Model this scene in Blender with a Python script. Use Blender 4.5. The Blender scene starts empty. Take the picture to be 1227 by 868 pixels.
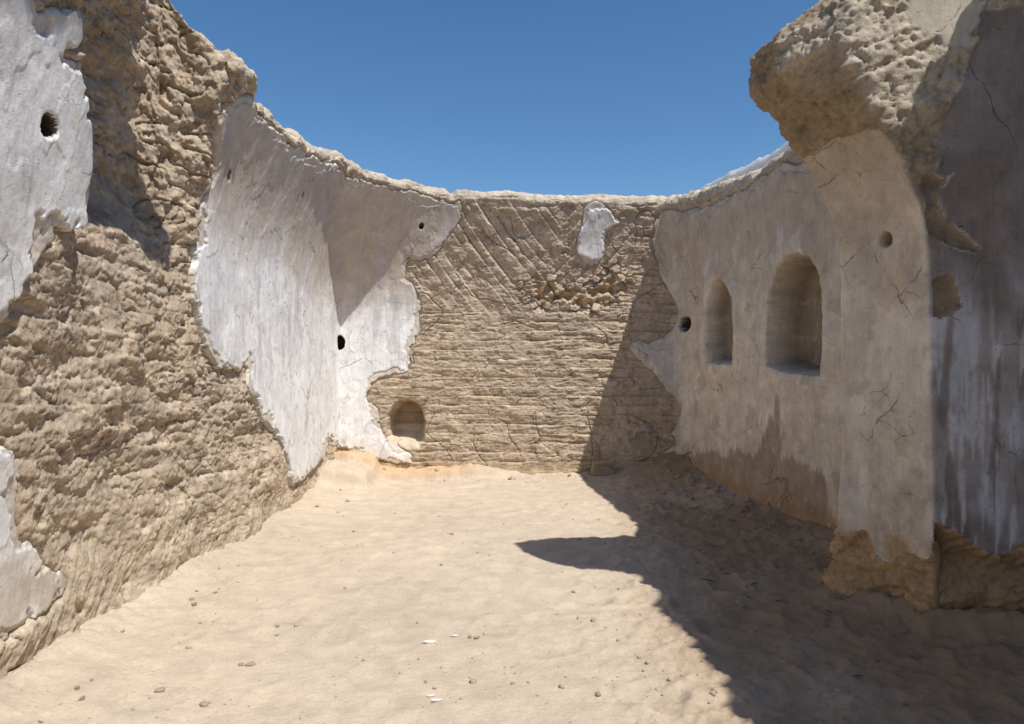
import bpy, math, random
import numpy as np
F = np.float64
# ------------------------------------------------------------------ noise
_rs = np.random.RandomState(7)
_PT = _rs.permutation(4096).astype(np.int32); _FT = _rs.permutation(4096) / 4096.
_GX = np.cos(_FT * 6.2831853).astype(np.float32); _GY = np.sin(_FT * 6.2831853).astype(np.float32)
def _hi(ix, iy, seed):
    return _PT[(_PT[(ix.astype(np.int32) + seed * 131) & 4095] + iy.astype(np.int32) + seed * 71) & 4095]
def _h(ix, iy, seed):
    return _FT[_hi(ix, iy, seed)]
def vn(x, y, seed=0):
    x, y = np.broadcast_arrays(x, y)
    ix = np.floor(x); iy = np.floor(y); fx = x - ix; fy = y - iy
    def g(a, b):
        t = _hi(ix + a, iy + b, seed)
        return _GX[t] * (fx - a) + _GY[t] * (fy - b)
    sx = fx * fx * fx * (fx * (fx * 6 - 15) + 10); sy = fy * fy * fy * (fy * (fy * 6 - 15) + 10)
    n0 = g(0, 0) * (1 - sx) + g(1, 0) * sx; n1 = g(0, 1) * (1 - sx) + g(1, 1) * sx
    return (n0 * (1 - sy) + n1 * sy) * 1.5
def fbm(x, y, o=4, seed=0, gain=.5):
    r = 0; a = 1; s = 0
    for i in range(o):
        r = r + a * vn(x, y, seed + i * 17); s += a; a *= gain
        x = x * 2.03 + 11.3; y = y * 2.03 + 5.7
    return r / s
def ridge(x, y, o=3, seed=0):
    r = 0; a = 1; s = 0
    for i in range(o):
        r = r + a * (1 - np.abs(vn(x, y, seed + i * 31)) * 2.2).clip(0, 1) ** 2; s += a; a *= .5
        x = x * 2.1 + 3.1; y = y * 2.1 + 7.7
    return r / s
def vn3(x, y, z, seed=0):
    # value noise in 3-D
    ix = np.floor(x); iy = np.floor(y); iz = np.floor(z); fx = x - ix; fy = y - iy; fz = z - iz
    q = lambda f: f * f * f * (f * (f * 6 - 15) + 10)
    sx, sy, sz = q(fx), q(fy), q(fz); r = 0
    for a in (0, 1):
        for b in (0, 1):
            for c in (0, 1):
                r = r + _h(ix + a + (iz + c) * 57, iy + b + (iz + c) * 131, seed) * (sx if a else 1 - sx) * (sy if b else 1 - sy) * (sz if c else 1 - sz)
    return r * 2 - 1
def fbm3(x, y, z, o=4, seed=0):
    r = 0; a = 1; s = 0
    for i in range(o):
        r = r + a * vn3(x, y, z, seed + i * 19); s += a; a *= .5
        x = x * 2.03 + 1.3; y = y * 2.03 + 5.7; z = z * 2.03 + 2.9
    return r / s
def ridge3(x, y, z, seed=0):
    return (1 - np.abs(vn3(x, y, z, seed)) * 3).clip(0, 1)
def voro(x, y, seed=0):
    ix = np.floor(x); iy = np.floor(y)
    f1 = np.full(x.shape, 9.); f2 = np.full(x.shape, 9.); cid = np.zeros(x.shape)
    for a in (-1, 0, 1):
        for b in (-1, 0, 1):
            jx = ix + a; jy = iy + b
            px = jx + _h(jx, jy, seed) * .9 + .05; py = jy + _h(jx, jy, seed + 7) * .9 + .05
            d = np.hypot(px - x, py - y); c = _h(jx, jy, seed + 13)
            n = d < f1
            f2 = np.where(n, f1, np.minimum(f2, d)); cid = np.where(n, c, cid); f1 = np.where(n, d, f1)
    return f1, f2, cid
def facets(x, y, seed=0, tilt=1.):
    """angular broken lumps: every cell has a height and a slope of its own; also the distance to its edge"""
    ix = np.floor(x); iy = np.floor(y)
    f1 = np.full(x.shape, 9.); f2 = np.full(x.shape, 9.); r = np.zeros(x.shape)
    for a in (-1, 0, 1):
        for b in (-1, 0, 1):
            jx = ix + a; jy = iy + b
            px = jx + _h(jx, jy, seed) * .9 + .05 - x; py = jy + _h(jx, jy, seed + 7) * .9 + .05 - y
            d = px * px + py * py
            k = d < f1
            h = (_h(jx, jy, seed + 13) - .5) + tilt * (px * (_h(jx, jy, seed + 17) - .5) + py * (_h(jx, jy, seed + 19) - .35))
            f2 = np.where(k, f1, np.minimum(f2, d)); r = np.where(k, h, r); f1 = np.where(k, d, f1)
    return r, np.sqrt(f2) - np.sqrt(f1)
def ss(a, b, x):
    t = ((x - a) / (b - a)).clip(0, 1); return t * t * (3 - 2 * t)
def smin(a, b, k):
    h = (k - np.abs(a - b)).clip(0) / k
    return np.minimum(a, b) - h * h * k * .25
def sdpoly(px, py, poly):
    """signed distance to a polygon, positive inside"""
    P = np.array(poly, F); n = len(P)
    d = np.full(px.shape, 1e9); s = np.zeros(px.shape, bool)
    for i in range(n):
        a = P[i]; b = P[(i + 1) % n]; e = b - a
        wx = px - a[0]; wy = py - a[1]
        t = ((wx * e[0] + wy * e[1]) / max(e @ e, 1e-12)).clip(0, 1)
        d = np.minimum(d, np.hypot(wx - e[0] * t, wy - e[1] * t))
        c = ((a[1] > py) != (b[1] > py))
        if abs(e[1]) > 1e-12:
            s ^= c & (px < e[0] * (py - a[1]) / e[1] + a[0])
    return np.where(s, d, -d)

# ------------------------------------------------------------------ the room's inner surface
# plan corners of the three walls, camera stands at x=0 y=0
QP = np.array([(-2.22, -3), (-2.22, 9.15), (2.10, 9.15), (2.60, 6.20), (2.90, 4.0), (2.98, -3)], F)
QL = np.concatenate([[0], np.cumsum(np.hypot(*np.diff(QP, axis=0).T))])
U_LB, U_BR = QL[1], QL[2]
def Q(u):
    return np.interp(u, QL, QP[:, 0]), np.interp(u, QL, QP[:, 1])
RR = .13                                   # rounding of the rim
TZ = 3.2
def rim_h(u, rough=True):
    qx, qy = Q(u)
    y = u - 3
    left = np.interp(y, [-3, 3.95, 4.2, 4.6, 4.76, 4.88, 5.25, 5.5, 6.2, 7.1, 8.1, 9.15], [4.5, 4.6, 4.3, 4.2, 3.80, 3.66, 3.68, 3.56, 3.57, 3.64, 3.80, 3.74])
    back = np.interp(qx, [-2.2, -1.4, -.5, .6, 2.1], [3.74, 3.70, 3.64, 3.60, 3.58])
    right = np.interp(-qy, [-9.15, -7.7, -7.1, -6.5, -5.2, -3.9, -3.3, 3], [3.58, 3.46, 3.42, 3.44, 3.5, 4.1, 4.25, 4.25])
    h = np.where(u < U_LB, left, np.where(u < U_BR, back, right))
    if not rough: return h
    amp = np.where(u < U_LB, 1.0, .6)
    h = h + np.where(u > U_BR, (.03 + .09 * ss(21.2, 21.7, u)) * fbm(u * 6, u * 0 + 8.2, 4, 12, .6), 0)
    return h + amp * (.055 * fbm(u * 1.3, u * 0 + 3.3, 3, 5) + .03 * fbm(u * 5, u * 0 + 1.1, 3, 8) - .05 * ss(.25, .5, vn(u * 2.7, u * 0 + 6.1, 9)))
def lean(z, z0, tot, top=3.6, p=2.):
    return tot * ((z - z0).clip(0, top - z0 + .12) / (top - z0)) ** p
def face(u, z):
    """smooth inner surface at perimeter length u and height z"""
    qx, qy = Q(u)
    cy = qy.clip(None, 6.3); cx = 0 * qy
    dx = qx - cx; dy = qy - cy; L = np.hypot(dx, dy); dx = dx / L; dy = dy / L
    def pl(nx, ny, off):
        den = nx * dx + ny * dy
        return np.where(den > 1e-3, (off - nx * cx - ny * cy) / np.where(den > 1e-3, den, 1), 50.)
    tL = pl(-1, 0, 2.22 - lean(z, 2.25, .38))
    tB = pl(0, 1, 9.15 - lean(z, 1.9, .32))
    nr = np.array([2.95, .5]); nr = nr / np.hypot(*nr)
    tR1 = pl(nr[0], nr[1], nr @ QP[2] - lean(z, 2.2, .13))
    n2 = np.array([2.2, .30]); n2 = n2 / np.hypot(*n2)
    tR2 = pl(n2[0], n2[1], n2 @ QP[3] - lean(z, 2.2, .13))
    n3 = np.array([7, .08]); n3 = n3 / np.hypot(*n3)
    tR3 = pl(n3[0], n3[1], n3 @ QP[4] - lean(z, 3.35, .20, 4.1))
    kz = ss(1.2, 3.4, z)
    t = smin(tL, tB, .05 + .25 * kz)
    t = smin(t, smin(tR1, smin(tR2, tR3, .1), .25), .05 + .3 * kz)
    dz = (z - 1.72).clip(0)
    c = 3.98 - .38 * dz - .13 * dz * dz + np.where(z < 1.72, (1.72 - z) * .9, 0)
    nc = (-.622, .783)
    tC = pl(nc[0], nc[1], c + nc[1] * 6.0)
    t = smin(t, tC, .05 + .28 * ss(1.7, 3.2, z))
    # left pier: spring of a lost arch, leaning into the room, and a hollow torn out beyond it
    y = qy; on = (u < U_LB)
    ye = np.interp(z, [0, 2.0, 2.3, 2.6, 3.0, 3.3, 3.6, 4.2, 5], [3.45, 3.52, 3.58, 3.50, 3.28, 3.25, 3.68, 3.86, 3.9])
    w = ss(.14, -.06, y - ye)
    pier = np.interp(z, [0, 1.5, 2, 2.6, 3.2, 3.8, 4.4, 5], [0, .02, .06, .17, .30, .60, .90, 1.1])
    base_l = lean(z, 2.25, .38)
    holl = ss(2.1, 2.7, z) * ss(4.96, 4.62, y) * ss(3.1, 3.3, y)
    e = w * (pier - base_l) + (1 - w) * (-.27 * holl - .55 * base_l * holl)
    e = e + .07 * np.exp(-((y - 7.0) / 1.3) ** 2) * ss(1.6, .2, z) - .08 * ss(5.5, 3.5, y) * ss(1.5, .3, z)
    t = t - np.where(on, e, 0)
    return cx + dx * t, cy + dy * t, dx, dy
def ribbon(us, ss_):
    """grid of positions: rows go up the face, over the rounded rim, along the top and down outside"""
    U, S = np.meshgrid(us, ss_)
    H = rim_h(U)
    Zf = H - RR
    rt = (rim_h(U, False) - RR) / TZ
    kz = np.where(S < TZ - .25, S * rt, (TZ - .25) * rt + (S - TZ + .25) / .25 * (Zf - (TZ - .25) * rt))
    K = np.where(S < TZ, kz, Zf + S - TZ)
    Zc = np.minimum(kz, Zf)
    X, Y, dx, dy = face(U, Zc)
    a = ((S - TZ) / .25).clip(0, 1) * math.pi / 2
    o = (S - TZ - .25).clip(0, .6)
    dn = (S - TZ - .85).clip(0)
    out = RR * 1.3 * (1 - np.cos(a)) + o
    X = X + dx * out; Y = Y + dy * out
    X0, Y0, _a, _b = face(U[:1], np.zeros_like(U[:1]))
    t = ss(.25, .85, S - TZ); far = np.maximum(.85, out)
    dd = np.maximum(np.hypot(X0 + dx[:1] * .85 - X, Y0 + dy[:1] * .85 - Y) * np.sign(((X0 + dx * .85 - X) * dx + (Y0 + dy * .85 - Y) * dy)), 0)
    X = X + dx * dd * t; Y = Y + dy * dd * t
    Z = np.where(S > TZ, Zf + RR * np.sin(a) + .04 * o, Zc) - dn * 6
    return U, S, K, X, Y, Z
def spacing():
    u = [0.]
    while u[-1] < QL[-1]:
        v = u[-1]; qx = np.interp(v, QL, QP[:, 0]); qy = np.interp(v, QL, QP[:, 1])
        if v < U_LB or v > U_BR:
            d = .09 if qy < 1.5 else (.03 if qy < 2.3 else float(np.interp(qy, [2.5, 3.6, 6, 9], [.008, .008, .0105, .013])))
        else: d = .0085
        if v < U_LB and 4.5 < qy < 5.0: d = .0036
        if v < U_LB and 3.1 < qy < 3.95: d = .0062
        n = v + d
        for b in (U_LB, U_BR):
            if v < b - 1e-6 and n > b - d * .4: n = b
        u.append(n)
    u[-1] = QL[-1]
    s = list(np.arange(-.15, TZ, .0066)) + list(np.arange(TZ, TZ + .25, .0085)) + list(np.arange(TZ + .25, TZ + .85, .02)) + list(np.linspace(TZ + .85, TZ + 1.6, 8))
    return np.array(u), np.array(s)
FPX = 860.
def project(X, Y, Z):
    Yc = np.maximum(Y, .05)
    return 613.5 + X / Yc * FPX, 434 - (Z - 1.5) / Yc * FPX
# outlines of plaster, niches and holes in wall coordinates (metres along the walls, metres up)
W = {
    'left_near': [(3,4),(5.2,4),(5.982,2.962),(6.759,3.246),(6.195,2.872),(7.4,3.2),(7.4,2.42),(6.48,2.166),(6.412,2.128),(6.282,2.155),(6.3,2.082),(6.195,1.925),(6.152,1.786),(6.07,1.694),(5.6,1.2),(3,1.0)],
    'left_low': [(3,1.15),(5.6,1.1),(6.121,1.152),(6.164,1.143),(6.22,1.051),(6.276,0.849),(6.319,0.693),(6.4,0.592),(6.567,0.481),(6.666,0.371),(6.654,0.306),(6.505,0.279),(6.245,0.26),(5.5,0.2),(3,0.1)],
    'corner': [(7.991,3.233),(7.998,3.138),(8.097,2.946),(8.116,2.771),(8.058,2.579),(8.021,2.286),(7.976,2.014),(8.068,1.762),(8.251,1.554),(8.368,1.479),(8.587,1.453),(8.988,1.448),(8.925,1.292),(9.199,1.158),(9.274,1.025),(9.523,0.895),(9.833,0.628),(10.001,0.298),(10.299,0.28),(10.866,0.332),(11.344,0.424),(11.557,0.573),(11.76,0.511),(12.32,0.351),(12.6,0.268),(12.906,0.179),(13.085,0.215),(13.068,0.347),(12.762,0.512),(12.694,0.704),(12.643,0.86),(12.524,1.032),(12.6,1.216),(12.719,1.31),(13.025,1.37),(13.085,1.486),(13.085,1.685),(13.187,1.916),(13.195,2.055),(13.153,2.409),(13.0,2.57),(13.025,2.804),(13.28,2.806),(13.518,3.041),(13.688,3.299),(13.654,3.503),(13.578,3.641),(13.068,3.59),(12.464,3.598),(11.684,3.589),(10.818,3.561),(9.956,3.534),(9.611,3.672),(8.998,3.523),(8.408,3.478),(8.116,3.437)],
    'scrap': [(15.337,3.422),(15.524,3.5),(15.66,3.426),(15.788,3.29),(15.83,3.239),(15.66,3.143),(15.601,3.008),(15.609,2.908),(15.516,2.787),(15.414,2.703),(15.312,2.754),(15.227,2.876),(15.235,3.041),(15.303,3.24)],
    'right': [(16.391,3.38),(16.272,3.207),(16.23,3.043),(16.264,2.758),(16.315,2.53),(16.442,2.308),(16.57,2.153),(16.47,1.966),(16.298,1.818),(16.111,1.733),(15.992,1.784),(15.898,1.763),(15.847,1.7),(15.932,1.556),(16.077,1.477),(16.23,1.305),(16.34,1.127),(16.647,0.909),(16.596,0.754),(16.4,0.586),(16.492,0.464),(16.255,0.322),(16.596,0.328),(16.956,0.424),(17.0,0.05),(21.5,-0.05),(26,0),(26,3.4),(21.4,3.15),(19.444,3.193),(19.261,3.278),(18.594,3.233),(18.225,3.231),(17.58,3.243),(16.854,3.318),(16.583,3.394)],
    'stain': [(16.879,0.446),(17.234,0.386),(17.846,0.539),(18.549,0.585),(18.92,0.983),(19.108,0.657),(19.39,0.639),(19.582,0.606),(19.791,0.505),(19.874,0.112),(21,-0.2),(16.4,-0.2)],
    'niche_small': [(17.457,1.489),(17.42,1.824),(17.457,2.205),(17.616,2.376),(17.798,2.421),(17.954,2.336),(18.096,2.166),(18.131,1.795),(18.108,1.474)],
    'niche_big': [(18.842,1.465),(18.831,1.771),(18.909,2.161),(19.042,2.361),(19.217,2.462),(19.401,2.461),(19.561,2.391),(19.687,2.257),(19.739,2.08),(19.75,1.736),(19.739,1.378),(19.25,1.403)],
    'niche_back': [(12.762,0.652),(12.787,0.829),(12.847,0.939),(12.932,1.011),(13.034,1.039),(13.144,1.0),(13.229,0.903),(13.272,0.741),(13.255,0.5),(13.195,0.413),(13.076,0.384),(12.889,0.444),(12.745,0.512)],
    'cavity': [(14.572,2.445),(14.708,2.499),(14.921,2.515),(15.184,2.369),(15.346,2.367),(15.541,2.551),(15.686,2.65),(15.788,2.549),(15.728,2.393),(15.558,2.266),(15.295,2.204),(14.972,2.264),(14.759,2.261),(14.632,2.307)],
    'diag': [(13.144,2.6),(13.595,3.406),(15.354,3.451),(16.017,3.309),(15.864,2.598),(15.184,2.262),(14.649,2.156),(13.799,2.198),(13.263,2.287)],
    'flake': [(15.414,0.031),(15.524,0.202),(15.694,0.095),(15.66,-0.012)],
    'p_hole_corner': [(12.159,1.744)],
    'p_hole_near': [(6.15,2.54)],
    'p_hole_a': [(8.368,2.906)],
    'p_hole_b': [(10.07,3.156)],
    'p_hole_c': [(13.144,3.202)],
    'p_hole_right': [(16.777,1.966)],
    'p_hole_d': [(17.567,1.541)],
    'p_misc': [(7.76,3.8),(7.782,3.385),(7.753,2.74),(7.103,1.815),(6.821,0.27),(6.809,0.408),(7.035,0.723)],
}
# ------------------------------------------------------------------ scene helpers
sc = bpy.context.scene
COL = sc.collection
def empty(name, loc, label=None, cat=None, group=None, kind=None):
    o = bpy.data.objects.new(name, None); COL.objects.link(o); o.location = loc; o.empty_display_size = .2
    tag(o, label, cat, group, kind); return o
def tag(o, label=None, cat=None, group=None, kind=None):
    if label: o['label'] = label
    if cat: o['category'] = cat
    if group: o['group'] = group
    if kind: o['kind'] = kind
def mesh_obj(name, V, quads, cols, mat, parent=None, loc=(0, 0, 0), smooth=True):
    V = np.asarray(V, np.float32) - np.array(loc, np.float32)
    quads = np.asarray(quads, np.int32); k = quads.shape[1]
    me = bpy.data.meshes.new(name)
    me.vertices.add(len(V)); me.vertices.foreach_set('co', V.ravel())
    me.loops.add(quads.size); me.loops.foreach_set('vertex_index', quads.ravel())
    me.polygons.add(len(quads))
    me.polygons.foreach_set('loop_start', np.arange(0, quads.size, k, dtype=np.int32))
    me.polygons.foreach_set('loop_total', np.full(len(quads), k, np.int32))
    me.update(calc_edges=True)
    if cols is not None:
        a = me.color_attributes.new('Tint', 'FLOAT_COLOR', 'POINT')
        c = np.ones((len(V), 4), np.float32); c[:, :3] = cols; a.data.foreach_set('color', c.ravel())
    me.polygons.foreach_set('use_smooth', np.full(len(quads), smooth, bool))
    me.materials.append(mat); me.validate()
    o = bpy.data.objects.new(name, me); COL.objects.link(o)
    if parent: o.parent = parent
    else: o.location = loc
    return o
def grid_obj(name, P, qmask, cols, mat, parent=None, loc=(0, 0, 0), flip=False):
    """P: rows x columns x 3; qmask: which cells to keep"""
    R, C = P.shape[:2]
    idx = np.arange(R * C).reshape(R, C)
    q = np.stack([idx[:-1, :-1], idx[:-1, 1:], idx[1:, 1:], idx[1:, :-1]], -1)[qmask]
    if flip: q = q[:, ::-1]
    if len(q) == 0: return None
    used, inv = np.unique(q, return_inverse=True)
    return mesh_obj(name, P.reshape(-1, 3)[used], inv.reshape(-1, 4), cols.reshape(-1, 3)[used], mat, parent, loc)
def cellv(M):
    return (M[:-1, :-1] + M[1:, :-1] + M[:-1, 1:] + M[1:, 1:]) * .25

# ------------------------------------------------------------------ materials
def nodes(name):
    m = bpy.data.materials.new(name); m.use_nodes = True; nt = m.node_tree; nt.nodes.clear()
    out = nt.nodes.new('ShaderNodeOutputMaterial'); b = nt.nodes.new('ShaderNodeBsdfPrincipled')
    b.inputs['Roughness'].default_value = .95; b.inputs['Specular IOR Level'].default_value = .12
    nt.links.new(b.outputs[0], out.inputs[0]); return m, nt, b
def N(nt, t, **k):
    n = nt.nodes.new(t)
    for a, v in k.items():
        if a in n.inputs.keys(): n.inputs[a].default_value = v
        else: setattr(n, a, v)
    return n
def earth(name, scale=1., bump=.5, dist=.006, var=.30, cracks=0, streak=0, tint=None, speck=0, rough=.95, fine=0):
    m, nt, b = nodes(name); L = nt.links.new
    b.inputs['Roughness'].default_value = rough
    co = N(nt, 'ShaderNodeTexCoord').outputs['Object']
    if tint is None:
        at = N(nt, 'ShaderNodeAttribute', attribute_name='Tint').outputs['Color']
    else:
        r = N(nt, 'ShaderNodeRGB'); r.outputs[0].default_value = (*tint, 1); at = r.outputs[0]
    def noise(s, d, ro=.6, vec=None, di=0):
        n = N(nt, 'ShaderNodeTexNoise', Scale=s * scale, Detail=d, Roughness=ro, Distortion=di); L(vec or co, n.inputs['Vector']); return n.outputs['Fac']
    def mrange(v, a, b_, c, d):
        n = N(nt, 'ShaderNodeMapRange'); n.clamp = True; L(v, n.inputs[0])
        for i, x in enumerate((a, b_, c, d)): n.inputs[i + 1].default_value = x
        return n.outputs[0]
    def mul(colr, v):
        n = N(nt, 'ShaderNodeVectorMath', operation='SCALE'); L(colr, n.inputs[0]); L(v, n.inputs['Scale']); return n.outputs[0]
    def math_(op, a, c):
        n = N(nt, 'ShaderNodeMath', operation=op); L(a, n.inputs[0])
        if isinstance(c, (int, float)): n.inputs[1].default_value = c
        else: L(c, n.inputs[1])
        return n.outputs[0]
    n1 = noise(6, 8, .62); n2 = noise(55, 6, .7); n3 = noise(260, 3, .6)
    c = mul(at, mrange(n1, .3, .7, 1 - var * .6, 1 + var * .6))
    c = mul(c, mrange(n2, .3, .7, 1 - var * .5, 1 + var * .5))
    h = math_('ADD', math_('MULTIPLY', n2, 1.), math_('MULTIPLY', n3, .35))
    if streak:
        mp = N(nt, 'ShaderNodeMapping'); mp.inputs['Scale'].default_value = (1, 1, .12); L(co, mp.inputs[0])
        st = noise(26, 6, .65, mp.outputs[0]); c = mul(c, mrange(st, .3, .72, 1 - streak, 1 + streak * .5))
        h = math_('ADD', h, math_('MULTIPLY', st, .5))
    if fine:      # brush marks and small pits
        mp = N(nt, 'ShaderNodeMapping'); mp.inputs['Scale'].default_value = (1, 1, .07); L(co, mp.inputs[0])
        s2 = noise(85, 5, .7, mp.outputs[0]); w2 = noise(2.2, 4)
        c = mul(c, mrange(math_('MULTIPLY', mrange(s2, .5, .66, 0, 1), mrange(w2, .42, .6, 0, 1)), 0, 1, 1, .86))
        v = N(nt, 'ShaderNodeTexVoronoi', Scale=30.); L(co, v.inputs['Vector'])
        k = math_('MULTIPLY', mrange(v.outputs['Distance'], .08, .16, 1, 0), mrange(noise(5, 3), .52, .6, 0, 1))
        c = mul(c, mrange(k, 0, 1, 1, .6)); h = math_('SUBTRACT', h, k)
    if speck:
        v = N(nt, 'ShaderNodeTexVoronoi', Scale=38 * scale); L(co, v.inputs['Vector'])
        w = noise(9, 3); k = math_('MULTIPLY', mrange(v.outputs['Distance'], .10, .2, 1, 0), mrange(w, .5, .62, 0, 1))
        c = mul(c, mrange(k, 0, 1, 1, 1 - speck)); h = math_('SUBTRACT', h, math_('MULTIPLY', k, .8))
    if cracks:
        for s, wd, seed in ((1.3, .006, 0.), (3.1, .008, 7.)):
            mp = N(nt, 'ShaderNodeMapping'); mp.inputs['Location'].default_value = (seed, seed * .7, seed * 1.3); L(co, mp.inputs[0])
            wn = N(nt, 'ShaderNodeTexNoise', Scale=5., Detail=6., Roughness=.65); L(co, wn.inputs['Vector'])
            ws = N(nt, 'ShaderNodeVectorMath', operation='MULTIPLY_ADD'); L(wn.outputs['Color'], ws.inputs[0])
            ws.inputs[1].default_value = (.13, .13, .13); L(mp.outputs[0], ws.inputs[2])
            v = N(nt, 'ShaderNodeTexVoronoi', feature='DISTANCE_TO_EDGE', Scale=s); L(ws.outputs[0], v.inputs['Vector'])
            ms = noise(1.7 + seed * .2, 3); 
            k = math_('MULTIPLY', mrange(v.outputs['Distance'], wd * .25, wd, 1, 0), mrange(ms, .53, .62, 0, 1))
            c = mul(c, mrange(k, 0, 1, 1, 1 - cracks)); h = math_('SUBTRACT', h, math_('MULTIPLY', k, 1.2))
    L(c, b.inputs['Base Color'])
    bp = N(nt, 'ShaderNodeBump', Strength=bump, Distance=dist); L(h, bp.inputs['Height']); L(bp.outputs[0], b.inputs['Normal'])
    return m
M_MUD = earth('mud', bump=.85, dist=.013, var=.36, speck=.45)
M_PLA = earth('plaster', bump=.6, dist=.006, var=.20, cracks=.6, streak=.10, fine=1)
M_SAND = earth('sand', bump=.8, dist=.008, var=.20, speck=.22)
M_STONE = earth('stone_grit', bump=.5, dist=.004, var=.3)

# ------------------------------------------------------------------ relief of the mud brick and plaster
us, ssv = spacing()
U, SR, S, BX, BY, BZ = ribbon(us, ssv)          # SR: raw row coordinate, S: height along the wall
P0 = np.stack([BX, BY, BZ], -1)
def normals(P):
    du = np.gradient(P, axis=1); dv = np.gradient(P, axis=0)
    n = np.cross(dv, du); return n / (np.linalg.norm(n, axis=-1, keepdims=True) + 1e-12)
NR = normals(P0)
if NR[100, np.searchsorted(us, 8)][0] < 0: NR = -NR

def courses(a, b, rh, bw, seed, gw=.009):
    b2 = b + .030 * fbm(a * .8, b * .8, 2, seed) + .010 * fbm(a * 4, b * 4, 3, seed + 3)
    r = b2 / rh; i = np.floor(r); f = r - i
    a2 = a / bw + _h(i, i * 0 + 3, seed) * 3 + .30 * fbm(a * 4, b * 9, 3, seed + 5); j = np.floor(a2); g = a2 - j
    hgt = _h(i, j, seed + 1) * 2 - 1 + (_h(i, j, seed + 2) - .5) * (g - .5) * 1.6 + (_h(i, j, seed + 4) - .4) * (f - .5) * 1.6
    edge = np.round(r)
    dh = np.abs(r - edge) * rh; dv = np.minimum(g, 1 - g) * bw
    sev = ss(.0, .45, fbm(a * 2.2 + 31 * _h(edge, edge * 0, seed), edge * 3.71, 3, seed + 9))
    wid = gw * (.5 + 1.5 * sev)
    gh = (.10 + .90 * sev) * np.exp(-(dh / wid) ** 2)
    sv = ss(.05, .4, vn(np.floor(a2 + .5) * 7.7, i * 5.3, seed + 11))
    gv = sv * np.exp(-(dv / (gw * .6)) ** 2)
    return hgt, gh, gv, f
def mud_back(u, z):
    sd = sdpoly(u, z, W['diag']); m = ss(-.12, .08, sd + .12 * vn(u * 3, z * 3, 3))
    rough = .010 * fbm(u * 22, z * 30, 4, 72, .65) + .022 * fbm(u * 4.5, z * 9, 5, 71, .6)
    h, gh, gv, f = courses(u, z, .118, .40, 21)
    h2, gh2, gv2, _ = courses(u + .13, z + .03, .052, .23, 55, .0055)
    v = ss(-.25, .35, vn(u * 1.5, z * 2.5, 4))
    D = .012 * h + .010 * (f - .5) - .036 * gh - .020 * gv - .012 * gh2 * v + .004 * h2
    def rot(ang, sd_):
        c, s_ = math.cos(ang), math.sin(ang); aa = u * c + z * s_; bb = -u * s_ + z * c
        h, gh, gv, f = courses(aa, bb, .118, .42, sd_, .011)
        h2, gh2, gv2, _ = courses(aa, bb, .055, .25, sd_ + 40, .006)
        return .018 * h - .026 * gh - .020 * gv + .012 * (f - .5) - .010 * gh2 * v
    side = ss(-.10, .10, (u - 14.95) - .2 * (z - 2.8) + .1 * vn(u * 4, z * 4, 9))
    DD = rot(math.radians(-52), 77) * (1 - side) + rot(math.radians(44), 91) * side
    D = D * (1 - m) + DD * m
    wx = u + .07 * fbm(u * 4, z * 4, 3, 41); wz = z + .05 * fbm(u * 4, z * 4, 3, 42)
    cr = ridge(wx * 1.4, wz * 8, 3, 61); D = D - .040 * ss(.66, .98, cr) * (1 - m) * (.3 + .7 * v)
    cr = np.abs(vn(wx * 1.5, wz * 1.3, 63)) * 1.; D = D - .026 * ss(.018, .0, cr) * ss(-.05, .15, vn(u * 1.1, z * 1.1, 64))
    a2, e2 = facets(wx / .16, wz / .055, 66, 1.5); D = D + .010 * a2 * v
    D = D + .035 * fbm(u * 1.1, z * 1.1, 3, 70) + rough
    c = sdpoly(u, z, W['cavity']); D = D - .075 * ss(-.02, .06, c + .06 * fbm(u * 9, z * 9, 3, 5)) * (.45 + 1.2 * vn(u * 11, z * 11, 6).clip(-.4, .6))
    fa, fe = facets(u / .11, z / .09, 68, 1.5)
    D = D + (.05 * fa - .03 * np.exp(-(fe / .1) ** 2)) * ss(-.22, -.05, c) * ss(.04, -.02, c)
    return D
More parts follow.
